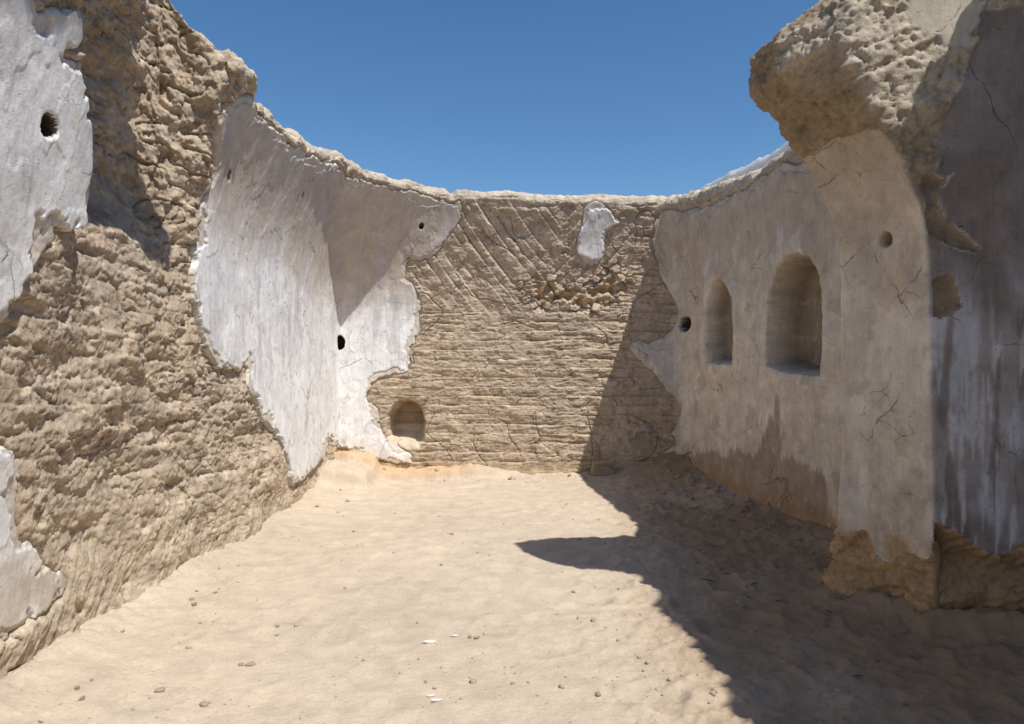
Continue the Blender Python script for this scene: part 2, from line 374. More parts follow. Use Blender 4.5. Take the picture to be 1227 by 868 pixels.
def mud_left(u, z):
    wu = u + .09 * fbm(u * 2.2, z * 2.2, 3, 101) + .02 * vn(u * 14, z * 14, 104); wz = z + .07 * fbm(u * 2.6, z * 2.6, 3, 102) + .014 * vn(u * 15, z * 15, 105)
    a1, e1 = facets(wu / .36, (wz + .08 * wu) / .12, 110, 1.0)
    a2, e2 = facets(wu / .13 + 9, wz / .06, 113, 1.3)
    a3, e3 = facets(wu / .05 + 5, wz / .034, 116, 1.6)
    v = ss(-.3, .35, vn(u * 1.9, z * 2.3, 118)); v2 = ss(-.25, .3, vn(u * 3.7, z * 4.3, 119))
    D = (.024 * a1 - .016 * np.exp(-(e1 / .07) ** 2) * v2) * (.5 + .5 * v) + (.013 * a2 - .009 * np.exp(-(e2 / .08) ** 2) * v) + .010 * a3 * (.4 + .6 * v2)
    k = ss(.15, .85, z - .03 * (9 - u) + .35 * vn(u * 1.4, z * 1.7, 120))
    rr = ridge(wu * 1.7, wz * 4.5 + .6 * wu, 3, 125)
    w = ss(2.2, 2.8, z) * ss(6.2, 6.6, u) * ss(8.1, 7.7, u)
    D = D * (.30 + .70 * k + .5 * w) - .040 * ss(.66, .98, rr) * k * v * (1 - .75 * w)
    D = D + .085 * fbm(u * 1.2, z * 1.5, 3, 130) + .020 * fbm(u * 6, z * 7.5, 5, 131, .6) + .013 * fbm(u * 22, z * 28, 4, 132, .7) - .026 * ss(.40, .55, vn(u * 6, z * 8, 134)) * v2
    h, gh, gv, f = courses(u, z + .05 * u, .135, .36, 145, .012)
    D = D + k * (.012 * h - .026 * gh - .018 * gv)
    st = ridge((u * .5 + z * .86) * 1.1, (z * .5 - u * .86) * 7, 3, 140)
    D = D + (1 - k) * (.022 * st + .022 * fbm(u * 4, z * 3, 4, 141))
    w = ss(2.2, 2.8, z) * ss(6.2, 6.6, u) * ss(8.1, 7.7, u)
    D = D + w * (.08 * fbm(u * 3.1, z * 2.1, 4, 150, .6) + .03 * ridge(u * 5, z * 4, 3, 151))
    return D
corner = ss(U_LB - .35, U_LB + .05, U)
zero = np.zeros_like(U)
selL = U < U_LB + .2; selB = U > U_LB - .5
D = zero.copy()
cl = np.zeros_like(U); cb = np.zeros_like(U)
ju = np.searchsorted(us, U_LB + .25); jb = np.searchsorted(us, U_LB - .5)
cl[:, :ju] = mud_left(U[:, :ju], S[:, :ju]); cb[:, jb:] = mud_back(U[:, jb:], S[:, jb:])
a_, b_ = np.searchsorted(us, 7.2), np.searchsorted(us, 9.3)      # broken prow: relief in space, so that it does not smear over the step
sl = (slice(None), slice(a_, b_)); wx_, wy_, wz_ = BX[sl] * 1.6, BY[sl], BZ[sl]
w_ = ss(7.3, 7.55, U[sl]) * ss(9.2, 8.4, U[sl]) * ss(1.7, 2.4, S[sl] + .3 * vn(U[sl] * 2, S[sl] * 2, 154))
q1 = fbm3(wx_ * 4, wy_ * 4, wz_ * 4.5, 5, 155); q2 = fbm3(wx_ * 15, wy_ * 15, wz_ * 18, 3, 156); q3 = ridge3(wx_ * 5, wy_ * 5, wz_ * 8, 157)
fa, fe = facets((wy_ + wx_) / .15 + .5 * q1, wz_ / .10 + .4 * q2, 158, 1.3)
cl[sl] = cl[sl] * (1 - .85 * w_) + w_ * (.11 * q1 + .030 * q2 - .035 * ss(.6, 1, q3) + .030 * fa - .012 * np.exp(-(fe / .08) ** 2))
D = cl * (1 - corner) + cb * corner
rimk = ss(TZ - .05, TZ + .12, SR)
D = np.where(U < U_LB, D * .85, D * .92)
D = D * (1 - .55 * rimk) + rimk * (.035 * fbm(U * 3, S * 3, 4, 160) + .012 * fbm(U * 14, S * 14, 3, 161))
low = ss(.35, -.05, S + .1 * vn(U * 2, S * 2, 165))
D = D * (1 - .7 * low * corner) + low * corner * (.05 * vn(U * 1.6, S * 4, 166).clip(0) + .012 * fbm(U * 8, S * 8, 3, 167))

def edge_noise(u, s, k=1.):
    fa, fe = facets(u * 7, s * 7, 183, 0.)
    return k * (.045 * fa + .035 * fbm(u * 6, s * 6, 3, 180) + .009 * fbm(u * 24, s * 24, 3, 181))
PATCH = {}
for nm in ('left_near', 'left_low', 'corner', 'scrap', 'right'):
    PATCH[nm] = sdpoly(U, S, W[nm]) + edge_noise(U, S, .55 if nm in ('scrap', 'right') else 1.)
_ye = np.interp(S, [0, 2.0, 2.3, 2.6, 3.0, 3.3, 3.6, 4.2, 5], [3.45, 3.52, 3.58, 3.50, 3.28, 3.25, 3.68, 3.86, 3.9])
PATCH['left_near'] = np.minimum(PATCH['left_near'], _ye - .03 - (U - 3) + .05 * fbm(U * 3, S * 3, 4, 184) + .012 * vn(U * 20, S * 20, 185))
PATCH['corner'] = np.minimum(PATCH['corner'], TZ - .03 + .04 * fbm(U * 5, S, 3, 182) - SR)
UNDER = {nm: sd - .045 - .16 * fbm(U * 2.7, S * 2.7, 4, 186 + len(nm)) - .02 * fbm(U * 16, S * 16, 2, 187) for nm, sd in PATCH.items()}
NI = {}
for nm, dep in (('niche_small', .24), ('niche_big', .34), ('niche_back', .36)):
    NI[nm] = (sdpoly(U, S, W[nm]) + .022 * fbm(U * 6, S * 6, 4, 190 + len(nm)) + .010 * facets(U * 14, S * 14, 192, 0.)[0], dep)
HO = {}
for nm, r, dep in (('p_hole_corner', .085, .22), ('p_hole_right', .085, .55), ('p_hole_near', .046, .16), ('p_hole_a', .035, .08), ('p_hole_b', .03, .08), ('p_hole_c', .035, .06)):
    c = W[nm][0]; k = 1.
    kx = {'p_hole_right': .42, 'p_hole_near': .72}.get(nm, 1.)
    HO[nm] = (r - np.hypot((U - c[0]) * kx, (S - c[1]) * .85) + .008 * vn(U * 14, S * 14, 3) * (2.5 if nm[-1] in 'abc' else 1), dep)
REC = zero.copy()
for nm, (sd, dep) in NI.items():
    fill = ss(.36, .66, S + .03 * vn(U * 5, S * 0, 191)) if nm == 'niche_back' else 1.
    REC = REC + fill * dep * ss(-.012, .07, sd) + .015 * ss(-.07, .0, sd)
for nm, (sd, dep) in HO.items():
    REC = REC + dep * ss(-.004, .022, sd)
inpl = zero.copy()
for nm, sd in PATCH.items(): inpl = np.maximum(inpl, ss(-.035, .03, sd))
Dm = D * (1 - inpl) + np.minimum(D * .3, 0) * inpl - .022 * inpl
# plaster relief
skim = fbm(U * 2.6, S * 1.5, 4, 205) 
und = .0035 * ss(.06, .075, skim) + .016 * fbm(U * 1.6, S * 1.2, 3, 200) + .004 * fbm(U * 8, S * 4, 3, 201) + .0016 * fbm(U * 30, S * 16, 2, 202)
TH = {'left_near': .034, 'left_low': .026, 'corner': .020, 'scrap': .035, 'right': .024}
def bulge_right():
    # soft surrounds of the niches and the fillet that runs up to the pier
    b = zero
    for nm in ('niche_small', 'niche_big'):
        b = b + .03 * ss(-.28, -.03, NI[nm][0])
    return b * (U > U_BR)

# ------------------------------------------------------------------ earth colours (albedo, with some shade and highlights painted in)
def mix(a, b, t): return a * (1 - t[..., None]) + np.array(b) * t[..., None]
def cc(*c): return np.broadcast_to(np.array(c), U.shape + (3,)).copy()
n1 = fbm(U * .9, S * .9, 4, 300); n2 = fbm(U * 4, S * 5, 4, 301); n3 = fbm(U * 18, S * 20, 3, 302)
CM = cc(.485, .385, .285)
CM = mix(CM, (.54, .42, .29), ss(0, .5, n1) * .6)
CM = mix(CM, (.43, .35, .26), ss(.05, .5, n2) * .6)
CM = mix(CM, (.58, .49, .37), ss(.1, .5, n3) * .35)
CM = mix(CM, (.55, .45, .33), ss(1.2, .2, S + .3 * n1) * (U < U_LB) * .75)          # sand-washed foot
CM = mix(CM, (.55, .465, .355), ss(TZ - .05, TZ + .06, SR + .03 * n3))                     # pale weathered rim
CM = mix(CM, (.55, .385, .22), ss(.62, .25, S + .1 * n2) * ss(U_LB - .4, U_LB, U) * ss(U_LB + 1.1, U_LB + .6, U) * .9)
CM = mix(CM, (.50, .37, .23), ss(.35, .05, S + .1 * n2) * (U > U_LB) * .8)
CM = mix(CM, (.55, .40, .25), ss(-.02, .05, sdpoly(U, S, W['cavity']) + .03 * n3) * (U > U_LB) * .7)
def plaster_cols(nm):
    c = cc(.80, .79, .775)
    if nm in ('corner',):
        c = mix(c, (.83, .82, .81), ss(U_LB - .4, U_LB, U) * 1.)
        c = mix(c, (.62, .605, .60), ss(-.05, .45, fbm(U * 2.2, S * .8, 4, 310)) * .65 * ss(.8, 1.8, S))
        up = ss(2.15, 2.9, S + .35 * fbm(U * 1.7, S * 1.1, 4, 312) + .25 * ss(9.5, 11.5, U))
        c = mix(c, (.50, .42, .34), up * .9)  # tan dust up high, with the shaded vault's brown painted in
        c = mix(c, (.80, .79, .78), ss(.1, .5, fbm(U * 5, S * 1.6, 4, 313)) * .6 * (1 - up))
        c = mix(c, (.60, .47, .33), ss(.5, .15, S + .12 * n2) * .55)
        c = mix(c, (.45, .43, .42), ss(.32, .5, fbm(U * 3.1, S * 2.4, 3, 316)) * .5)
        c = mix(c, (.50, .46, .45), ss(.07, .06, skim) * ss(.04, .06, skim) * .6)
        c = mix(c, (.52, .50, .52), ss(.05, .4, fbm(U * 7, S * .9, 4, 317)) * .55 * ss(.9, 1.6, S))
    if nm == 'left_near':
        c = mix(c, (.60, .60, .605), ss(-.1, .4, fbm(U * 2.6, S * 1.4, 4, 320)) * .8)
        c = mix(c, (.42, .39, .36), ss(2.75, 3.2, S + .3 * n1 + .1 * n2) * .7)
    if nm == 'left_low':
        c = mix(c, (.50, .42, .32), ss(.72, .45, S + .12 * n2) * .8)
        c = mix(c, (.74, .73, .71), ss(.22, .3, fbm(U * 4, S * 4, 3, 333)) * .6)
    if nm == 'scrap': c = mix(c, (.50, .45, .40), ss(-.1, .3, fbm(U * 5, S * 5, 3, 340)) * .7)
    if nm == 'right':
        c = cc(.65, .58, .475)
        c = mix(c, (.76, .71, .62), ss(0, .4, fbm(U * 2, S * 1.2, 4, 350)) * .6)
        c = mix(c, (.45, .37, .285), ss(1.9, 3.0, S + .6 * n1 + .3 * n2) * .7)
        st = fbm(U * 7, S * .8, 4, 351); c = mix(c, (.44, .36, .27), ss(.15, .5, st) * .35)
        c = mix(c, (.72, .68, .62), ss(.15, .35, fbm(U * 3, S * 2.2, 5, 355)) * .5)
        c = mix(c, (.42, .345, .26), ss(.22, .30, fbm(U * 2.3 + 5, S * 2.8, 5, 356)) * .45)
        c = mix(c, (.60, .575, .58), ss(U_BR + .7, U_BR + .1, U) * .5 * ss(2.9, 2.3, S))
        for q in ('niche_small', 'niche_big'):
            c = mix(c, (.23, .175, .115), ss(.0, .06, NI[q][0]) * .85)  # niche interiors darkened in the colour to deepen their shade
        s_ = sdpoly(U, S, W['stain']) + .13 * fbm(U * 3.3, S * 1.1, 3, 352) + .07 * fbm(U * 17, S * 2.5, 3, 353)
        s_ = np.maximum(s_, .05 - np.abs(U - 19.02 + .03 * vn(S * 5, U, 3)) - .8 * (S - 1.15).clip(0))
        c = mix(c, (.335, .25, .17), ss(-.03, .03, s_ + .03 * fbm(U * 40, S * 5, 2, 354)) * .8)
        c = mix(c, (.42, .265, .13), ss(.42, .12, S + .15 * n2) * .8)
    und_ = ss(.004, -.004, UNDER[nm]) * (.35 if nm == 'right' else .75)
    c = mix(c, (.56, .49, .395), und_)
    d = PATCH[nm]
    c = mix(c, (.78, .75, .70), ss(.022, .004, d) * ss(.0, .3, fbm(U * 6, S * 6, 2, 360) + .05) * .35)  # highlight painted along the broken plaster edges
    c = c * (1 + (.22 if nm == 'right' else .10) * n2 + .08 * n3)[..., None]
    c = mix(c, (.52, .46, .38), ss(.18, .42, fbm(U * 11, S * 9, 4, 361)) * .45)
    return c.clip(.03, .86)
fa, fe = facets((U + .03 * n2) / .36, (S + .03 * n2) / .12, 370, 0.)
CM = CM * (1 + .16 * fa + .20 * n2 + .14 * n3)[..., None]
fb, fe = facets(U / .05, S / .04, 371, 0.)
CM = mix(CM, (.62, .54, .43), ss(.40, .46, fb) * .55); CM = mix(CM, (.30, .225, .15), ss(-.42, -.47, fb) * .5)
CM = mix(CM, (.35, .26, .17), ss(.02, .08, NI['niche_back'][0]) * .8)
CM = mix(CM, (.60, .51, .39), ss(-.02, .02, NI['niche_back'][0]) * ss(.70, .64, S)).clip(.03, .8)

# ------------------------------------------------------------------ build the walls
Pm = P0 + NR * (Dm - REC)[..., None]
G = 'mud brick walls of the roofless room'
WALLS = {
 'L': (0, U_LB, empty('mud_brick_wall', (-2.22, 5, 0), 'rough crumbling earth wall on the left, with white plaster peeling off it', 'wall')),
 'B': (U_LB, U_BR, empty('mud_brick_wall', (0, 9.15, 0), 'far end wall of bare coursed mud brick, with a small arched recess low down', 'wall')),
 'R': (U_BR, QL[-1], empty('mud_brick_wall', (2.5, 6, 0), 'shaded right wall in tan plaster with two tall arched niches', 'wall'))}
uc = .5 * (us[1:] + us[:-1])[None, :]; rows = len(ssv) - 1
mask_of = {k: np.repeat((uc > a) & (uc < b), rows, 0) for k, (a, b, _) in WALLS.items()}
nic = np.zeros((rows, len(us) - 1), bool)
def locof(k): return tuple(WALLS[k][2].location)
deep_pl = None
PL = {}
for nm, sd in PATCH.items():
    th = TH[nm]
    off = und + th + (bulge_right() if nm == 'right' else 0)
    if nm == 'corner': off = off + .02 * ss(1.9, 1.0, S) * (U < U_LB - .3)
    e = ss(-.002, .006, sd); e2 = ss(-.004, .008, UNDER[nm])
    off = off - th * .55 * (1 - e2) + .006 * (1 - e2) * fbm(U * 18, S * 18, 3, 207)
    off = off * e - .07 * (1 - e)
    PL[nm] = P0 + NR * (off - REC)[..., None]
openings = {}
for nm, (sd, dep) in NI.items(): openings[nm] = cellv(sd) > .0
for nm, (sd, dep) in HO.items(): openings[nm] = cellv(sd) > .0
allopen = np.zeros_like(nic)
for m in openings.values(): allopen |= m
# bare mud brick, less what the plaster hides deep inside
cover = np.zeros_like(nic)
for nm, sd in PATCH.items(): cover |= cellv(sd) > .06
for k, (a, b, root) in WALLS.items():
    grid_obj('brickwork', Pm, mask_of[k] & ~allopen & ~(cover & ~allopen), CM, M_MUD, root, locof(k))
PLC = {nm: plaster_cols(nm) for nm in PATCH}
plabel = {'left_near': 'grey white plaster on the near end of the wall', 'left_low': 'low remnant of white plaster fading into sand',
          'corner': 'large white plaster sheet running into the corner', 'scrap': 'small isolated plaster scrap near the top', 'right': 'tan weathered plaster'}
for nm, sd in PATCH.items():
    keep = (cellv(sd) > -.02) & ~allopen
    for k in WALLS:
        q = keep & mask_of[k]
        if q.sum() > 30:
            o = grid_obj('plaster', PL[nm], q, PLC[nm], M_PLA, WALLS[k][2], locof(k)); o['label'] = plabel[nm]
for nm, m in openings.items():
    host = None
    for pn, sd in PATCH.items():
        if (cellv(sd) > .0)[m].mean() > .5: host = pn
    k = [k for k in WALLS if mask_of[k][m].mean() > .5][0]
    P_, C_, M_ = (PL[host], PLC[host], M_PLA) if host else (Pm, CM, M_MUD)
    if nm.startswith('p_hole'):
        C_ = mix(C_, (.09, .065, .045), ss(-.006, .002, HO[nm][0]))  # hole walls painted near black, standing in for the shade inside
        grid_obj('beam_hole', P_, m, C_, M_MUD, WALLS[k][2], locof(k))
    else:
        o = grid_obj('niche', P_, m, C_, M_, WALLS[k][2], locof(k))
        o['label'] = {'niche_small': 'small narrow arched niche', 'niche_big': 'tall wide arched niche', 'niche_back': 'low arched recess with a sandy sill'}[nm]
# ------------------------------------------------------------------ pier with the broken spring of the arch (right)
def resample(pts, n):
    p = np.array(pts, F); d = np.concatenate([[0], np.cumsum(np.hypot(*np.diff(p, axis=0).T))])
    t = np.linspace(0, d[-1], n); return np.stack([np.interp(t, d, p[:, 0]), np.interp(t, d, p[:, 1])], -1)
SECT = [   # Y, inner face curve bottom -> tip, then top -> back
 (3.90, [(2.34, -.15), (2.30, .5), (2.28, 2.05), (2.25, 2.28), (2.14, 2.58), (1.99, 2.85), (1.80, 3.22)], [(1.86, 3.44), (2.02, 3.70), (2.15, 3.85), (2.4, 4.05), (3.2, 4.15), (3.3, 2), (3.3, -.15)]),
 (4.20, [(2.16, -.15), (2.17, .5), (2.17, 2.0), (2.15, 2.25), (2.03, 2.56), (1.89, 2.80), (1.565, 3.20)], [(1.58, 3.42), (1.84, 3.62), (2.10, 3.82), (2.4, 4.0), (3.2, 4.1), (3.3, 2), (3.3, -.15)]),
 (4.46, [(1.98, -.15), (2.03, .5), (2.04, 1.95), (2.02, 2.22), (1.93, 2.52), (1.80, 2.78), (1.50, 3.17)], [(1.50, 3.38), (1.66, 3.52), (1.90, 3.72), (2.3, 3.85), (3.1, 3.95), (3.3, 2), (3.3, -.15)]),
]
nI, nO = 60, 60
rings = []
for y, a, b in SECT:
    rings.append(np.concatenate([resample(a, nI), resample([a[-1]] + b, nO)[1:]]))
vs = []; fs = []
for k, (y, _, _) in enumerate(SECT):
    vs += [(x, y + .03 * (k == 2) * 0, z) for x, z in rings[k]]
n = len(rings[0])
for k in range(len(SECT) - 1):
    for i in range(n):
        j = (i + 1) % n; fs.append((k * n + i, k * n + j, (k + 1) * n + j, (k + 1) * n + i))
fs.append(tuple(range(n))[::-1]); fs.append(tuple(range((len(SECT) - 1) * n, len(SECT) * n)))
me = bpy.data.meshes.new('tmp'); me.from_pydata(vs, [], fs); me.update()
import bmesh
bm = bmesh.new(); bm.from_mesh(me); bmesh.ops.recalc_face_normals(bm, faces=bm.faces[:]); bm.to_mesh(me); bm.free()
tmp = bpy.data.objects.new('tmp', me); COL.objects.link(tmp)
r = tmp.modifiers.new('r', 'REMESH'); r.mode = 'VOXEL'; r.voxel_size = .0125
sm = tmp.modifiers.new('s', 'SMOOTH'); sm.factor = .5; sm.iterations = 6
ev = tmp.evaluated_get(bpy.context.evaluated_depsgraph_get()); m2 = bpy.data.meshes.new_from_object(ev)
V = np.zeros(len(m2.vertices) * 3, np.float32); m2.vertices.foreach_get('co', V); V = V.reshape(-1, 3).astype(F)
VN = np.zeros(len(V) * 3, np.float32); m2.vertices.foreach_get('normal', VN); VN = VN.reshape(-1, 3).astype(F)
ft = np.zeros(len(m2.polygons), np.int32); m2.polygons.foreach_get('loop_total', ft)
li = np.zeros(len(m2.loops), np.int32); m2.loops.foreach_get('vertex_index', li)
FQ = li.reshape(-1, 4) if (ft == 4).all() else None
bpy.data.objects.remove(tmp); bpy.data.meshes.remove(m2); bpy.data.meshes.remove(me)
x, y, z = V.T
front = ss(-.35, -.75, VN[:, 1])            # faces the viewer's side of the arch
# outlines on the front face, in x and z
def fx(pts): return [((px - 613.5) / FPX * 3.9, 1.5 + (434 - py) / FPX * 3.9) for px, py in pts]
chunk = fx([(960, -200), (1300, -200), (1227, 10), (1168, 10), (1165, 60), (1150, 100), (1128, 150), (1118, 200), (1104, 222), (1080, 196), (1000, 230), (900, 200)])
skim = fx([(1088, 15), (1100, -40), (1180, -60), (1175, 30), (1158, 62), (1130, 58), (1118, 40), (1095, 32)])
gap = fx([(1104, 214), (1116, 206), (1127, 213), (1141, 209), (1126, 232), (1134, 262), (1160, 284), (1178, 297), (1172, 306), (1148, 298), (1128, 292), (1110, 282), (1106, 250), (1101, 222)])
patch = fx([(1113, 338), (1122, 330), (1136, 328), (1144, 332), (1146, 348), (1152, 368), (1140, 378), (1124, 382), (1112, 376), (1108, 366)])
cave = fx([(1108, 632), (1122, 626), (1145, 634), (1165, 652), (1180, 668), (1205, 664), (1240, 650), (1260, 900), (1060, 900), (1075, 720), (1098, 680)])
j = .05 * fbm3(x * 5, y * 5, z * 5, 3, 3) + .012 * fbm3(x * 25, y * 25, z * 25, 2, 4)
sC = sdpoly(x, z, chunk); sG = sdpoly(x, z, gap) + j * .7 - .01; sP = sdpoly(x, z, patch) + j * .7 - .005; sV = sdpoly(x, z, cave) + j; sS = sdpoly(x, z, skim) + j
brk = 2.80 + .06 * vn3(x * 3, y * 5, z, 9) + .05 * (y - 4.2) - z       # >0 : plaster still on the soffit
pf = np.minimum(np.minimum(-sC + j, -sG), np.minimum(-sP, -sV))
pf = np.maximum(pf, np.minimum(sS, .1))
pi_ = np.minimum(brk + j, z - .43 - .12 * vn3(x * 6, y * 6, z * 2, 12) + j)
pla = pf * front + pi_ * (1 - front)
up = VN[:, 2] > .45
pla = np.where(up & (z > 3), -.1, pla)
P_E = ss(-.004, .012, pla)
f1 = fbm3(x * 2.2, y * 2.2, z * 2.2, 3, 20); f2 = fbm3(x * 9, y * 9, z * 9, 4, 21); f3 = fbm3(x * 34, y * 34, z * 34, 3, 22)
wz = z + .05 * vn3(x * 4, y * 4, z * 4, 23) - .35 * x
rr = wz / .12; dj = np.abs(rr - np.round(rr)) * .12
jn = np.exp(-(dj / .010) ** 2) * ss(-.4, .5, vn3(x * 4, y * 4, np.round(rr) * 3.3, 24))
wx = (x + z * .35) / .25 + .4 * vn3(x * 3, y * 3, z * 3, 25) + .5 * np.floor(rr + .5); dx_ = np.abs(wx - np.round(wx)) * .25
jn2 = np.exp(-(dx_ / .008) ** 2) * ss(0, .5, vn3(np.round(wx) * 3, y * 2, np.floor(rr) * 2, 26))
def facets3(x, y, z, seed):
    ix = np.floor(x); iy = np.floor(y); iz = np.floor(z); f1 = np.full(x.shape, 9.); f2 = f1.copy(); r = 0 * x
    for a in (-1, 0, 1):
        for b in (-1, 0, 1):
            for c in (-1, 0, 1):
                jx = ix + a; jy = iy + b + (iz + c) * 57; q = lambda s: _h(jx, jy, seed + s)
                dx = jx + q(0) - x; dy = iy + b + q(7) - y; dz = iz + c + q(9) - z; d = dx * dx + dy * dy + dz * dz; k = d < f1
                h = q(13) - .5 + 1.3 * (dx * (q(17) - .5) + dy * (q(18) - .5) + dz * (q(19) - .5))
                f2 = np.where(k, f1, np.minimum(f2, d)); r = np.where(k, h, r); f1 = np.where(k, d, f1)
    return r, np.sqrt(f2) - np.sqrt(f1)
w3 = .10 * f1; A1, E1 = facets3((x + w3) / .26, y / .26, (z + w3) / .17, 61); A2, E2 = facets3((x + .05 * f2) / .10, y / .10, z / .07, 71)
bricky = .022 * f1 + .013 * f2 + .014 * f3 - .020 * jn - .016 * jn2 + .028 * A1 - .012 * np.exp(-(E1 / .06) ** 2) + .012 * A2 - .009 * np.exp(-(E2 / .08) ** 2) + .03
top = ss(2.6, 3.0, z)
holes = -.022 * ss(.42, .6, vn3(x * 13, y * 13, z * 9, 28)) * top * (1 - front)
bricky = bricky * (1 - .35 * (1 - front) * top) + holes + .008 * fbm3(x * 60, y * 60, z * 60, 2, 33)
bricky = np.where(z < .9, bricky - .13 * ss(-.02, .14, sV) * front * (.6 + vn3(x * 4, y * 4, z * 4, 31)) - .03, bricky)
gp = ss(-.02, .02, np.maximum(sG, sP)) * front; bricky = bricky * (1 - .75 * gp) - .030 * gp
bricky = bricky + .02 * ss(.05, .25, -brk) * (1 - front) * (z < 3.4)
foot = ss(.5, .0, z); bricky = bricky + foot * (.035 + .04 * f1) + .022 * ss(.95, .6, z) * (1 - gp)
plast = .016 * f1 + .004 * f2 + .008
D2 = bricky * (1 - P_E) + plast * P_E
dd = np.sqrt((x - 2.16) ** 2 + (y - 4.16) ** 2 + (z - 2.21) ** 2); D2 = D2 - .07 * ss(.05, .025, dd)
D2 = D2 - .02 * ss(.04, .01, np.sqrt((y - 4.0) ** 2 + (z - 1.98) ** 2) + .02 * f2) * (1 - front)
V2 = V + VN * D2[:, None]
c = np.zeros((len(V), 3)) + np.array((.43, .335, .225))
def mx(c, b, t): return c * (1 - t[:, None]) + np.array(b) * t[:, None]
c = mx(c, (.56, .49, .385), top * front * .8); c = mx(c, (.34, .25, .15), top * (1 - front) * .75 * ss(3.6, 3.3, z))  # lit front painted paler, shaded soffit painted darker
c = mx(c, (.56, .36, .18), ss(.95, .5, z + .15 * f2) * .85)
c = mx(c, (.17, .13, .10), ss(-.02, .03, np.maximum(sG, sP)) * front * .55)
c = mx(c, (.20, .14, .085), ss(-.02, .08, sV) * front * .45)
cp = np.zeros((len(V), 3)) + np.array((.66, .59, .49))
cp = mx(cp, (.44, .35, .255), ss(1.9, 2.7, z + .5 * f1) * .7)
cp = mx(cp, (.68, .62, .53), ss(.1, .5, f1) * .6 * ss(1.9, 1.2, z))
cp = mx(cp, (.50, .33, .16), ss(.62, .38, z + .2 * f2) * .85)
m1 = fbm3(x * 3.2, y * 3.2, z * 2.6, 5, 48); m2 = fbm3(x * 11, y * 11, z * 9, 4, 49)
cp = mx(cp, (.72, .67, .59), ss(.02, .30, m1) * .6 * ss(2.6, 2.0, z)); cp = mx(cp, (.46, .37, .27), ss(-.05, -.32, m1) * .5); cp = mx(cp, (.44, .37, .29), ss(.12, .35, m2) * .45)
wh = fbm(x * 26, z * 2.2, 4, 51) + .6 * fbm(x * 5, z * 3, 4, 52)
st = fbm(x * 9 + y * 9, z * 1.1, 4, 44)
cf = np.zeros((len(V), 3)) + np.array((.285, .25, .235)); cf = mx(cf, (.43, .39, .375), ss(2.2, 1.5, z))
cf = mx(cf, (.56, .565, .60), ss(-.18, .14, fbm3(x * 6.5, y, z * 2.6, 5, 45)) * ss(2.15, 1.6, z) * .9)
cf = mx(cf, (.36, .30, .27), ss(.05, .3, m2) * .6); cf = mx(cf, (.22, .17, .145), ss(.1, .3, st) * ss(2.2, 1.7, z) * .7)
cf = mx(cf, (.21, .17, .145), ss(.05, .35, fbm3(x * 2 + 3, y, z * 2, 3, 47)) * .6)
cf = mx(cf, (.68, .67, .67), ss(.10, .30, wh) * ss(2.0, 1.5, z) * .75)
cf = mx(cf, (.52, .45, .36), ss(2.45, 2.30, x) * ss(2.6, 2.3, z) * .0)
cp = cp * (1 - front[:, None]) + cf * front[:, None]
cp = mx(cp, (.56, .50, .40), np.minimum(ss(-.01, .02, sS), front))
cp = mx(cp, (.75, .72, .66), ss(.018, .004, pla) * ss(0, .4, f2 + .1) * .5)  # pale edge highlight painted where the pier plaster breaks off
c = c * (1 + .22 * f2 + .12 * f3)[:, None]; cp = cp * (1 + .14 * f2 + .06 * f3)[:, None]
pier = empty('arch_pier', (2.6, 4.2, 0), 'pier in the right wall carrying the broken overhanging stump of an arch', 'pier')
fm = (pla[FQ].mean(1) > .004)
def sub(name, fmask, cols, mat):
    q = FQ[fmask]; used, inv = np.unique(q, return_inverse=True)
    return mesh_obj(name, V2[used], inv.reshape(-1, 4), cols[used].clip(.03, .86), mat, pier, tuple(pier.location))
cp = mx(cp, (.2, .15, .1), ss(.05, .03, dd) * .8)  # dent painted dark, adding to its shade
hi = V[FQ][:, :, 2].mean(1) > 2.3
mid_ = V[FQ][:, :, 2].mean(1) > 1.4
sub('brickwork', ~fm & ~hi & ~mid_, c, M_MUD); sub('bare_patch', ~fm & ~hi & mid_, c, M_MUD); sub('broken_arch', ~fm & hi, c, M_MUD); sub('plaster', fm, cp, M_PLA)

# ------------------------------------------------------------------ ground: one sheet, dense in the room, out to the horizon
gx = np.concatenate([[-400, -150, -60, -25, -12, -7, -5, -4, -3.4, -3], np.arange(-2.7, 3.0, .0125), [3.1, 3.4, 4, 5, 7, 12, 25, 60, 150, 400]])
yy = [1.7]
while yy[-1] < 9.5: yy.append(yy[-1] + float(np.clip(.00075 * yy[-1] ** 2, .0075, .022)))
gy = np.concatenate([[-400, -150, -60, -25, -12, -7, -4], np.arange(-3, 1.69, .06), yy, [9.7, 10.2, 11, 13, 18, 30, 60, 150, 400]])
X, Y = np.meshgrid(gx, gy)
inside = (X > -2.8) & (X < 3.05) & (Y < 9.5) & (Y > -3.2)
wl = -2.22 + .06 * np.exp(-((Y - 7) / 1.3) ** 2); dL = (X - wl).clip(0)
wr = np.interp(Y, [-3, 3.7, 3.9, 4.46, 4.7, 6.2, 9.15], [2.98, 2.90, 2.3, 2.0, 2.7, 2.6, 2.1]); dR = (wr - X).clip(0)
dB = (9.15 - Y).clip(0)
H = .022 * fbm(X * .8, Y * .8, 3, 400) + .012 * fbm(X * 2.6, Y * 2.6, 3, 401) + .005 * fbm(X * 9, Y * 9, 4, 402)
H = H + (.10 + .05 * vn(Y * 1.1, Y * 0, 403)) * np.exp(-dL / .22) * ss(9.2, 8, Y)
H = H + (.07 + .06 * vn(X * 1.2, X * 0 + 3, 404)) * np.exp(-dB / .35)
H = H + .17 * np.exp(-dR / .45) * ss(4.3, 5.4, Y) + .12 * np.exp(-((X - 2.0) / .7) ** 2 - ((Y - 8.9) / .8) ** 2)
H = H + .15 * np.exp(-dR / .28) * ss(4.75, 4.4, Y)
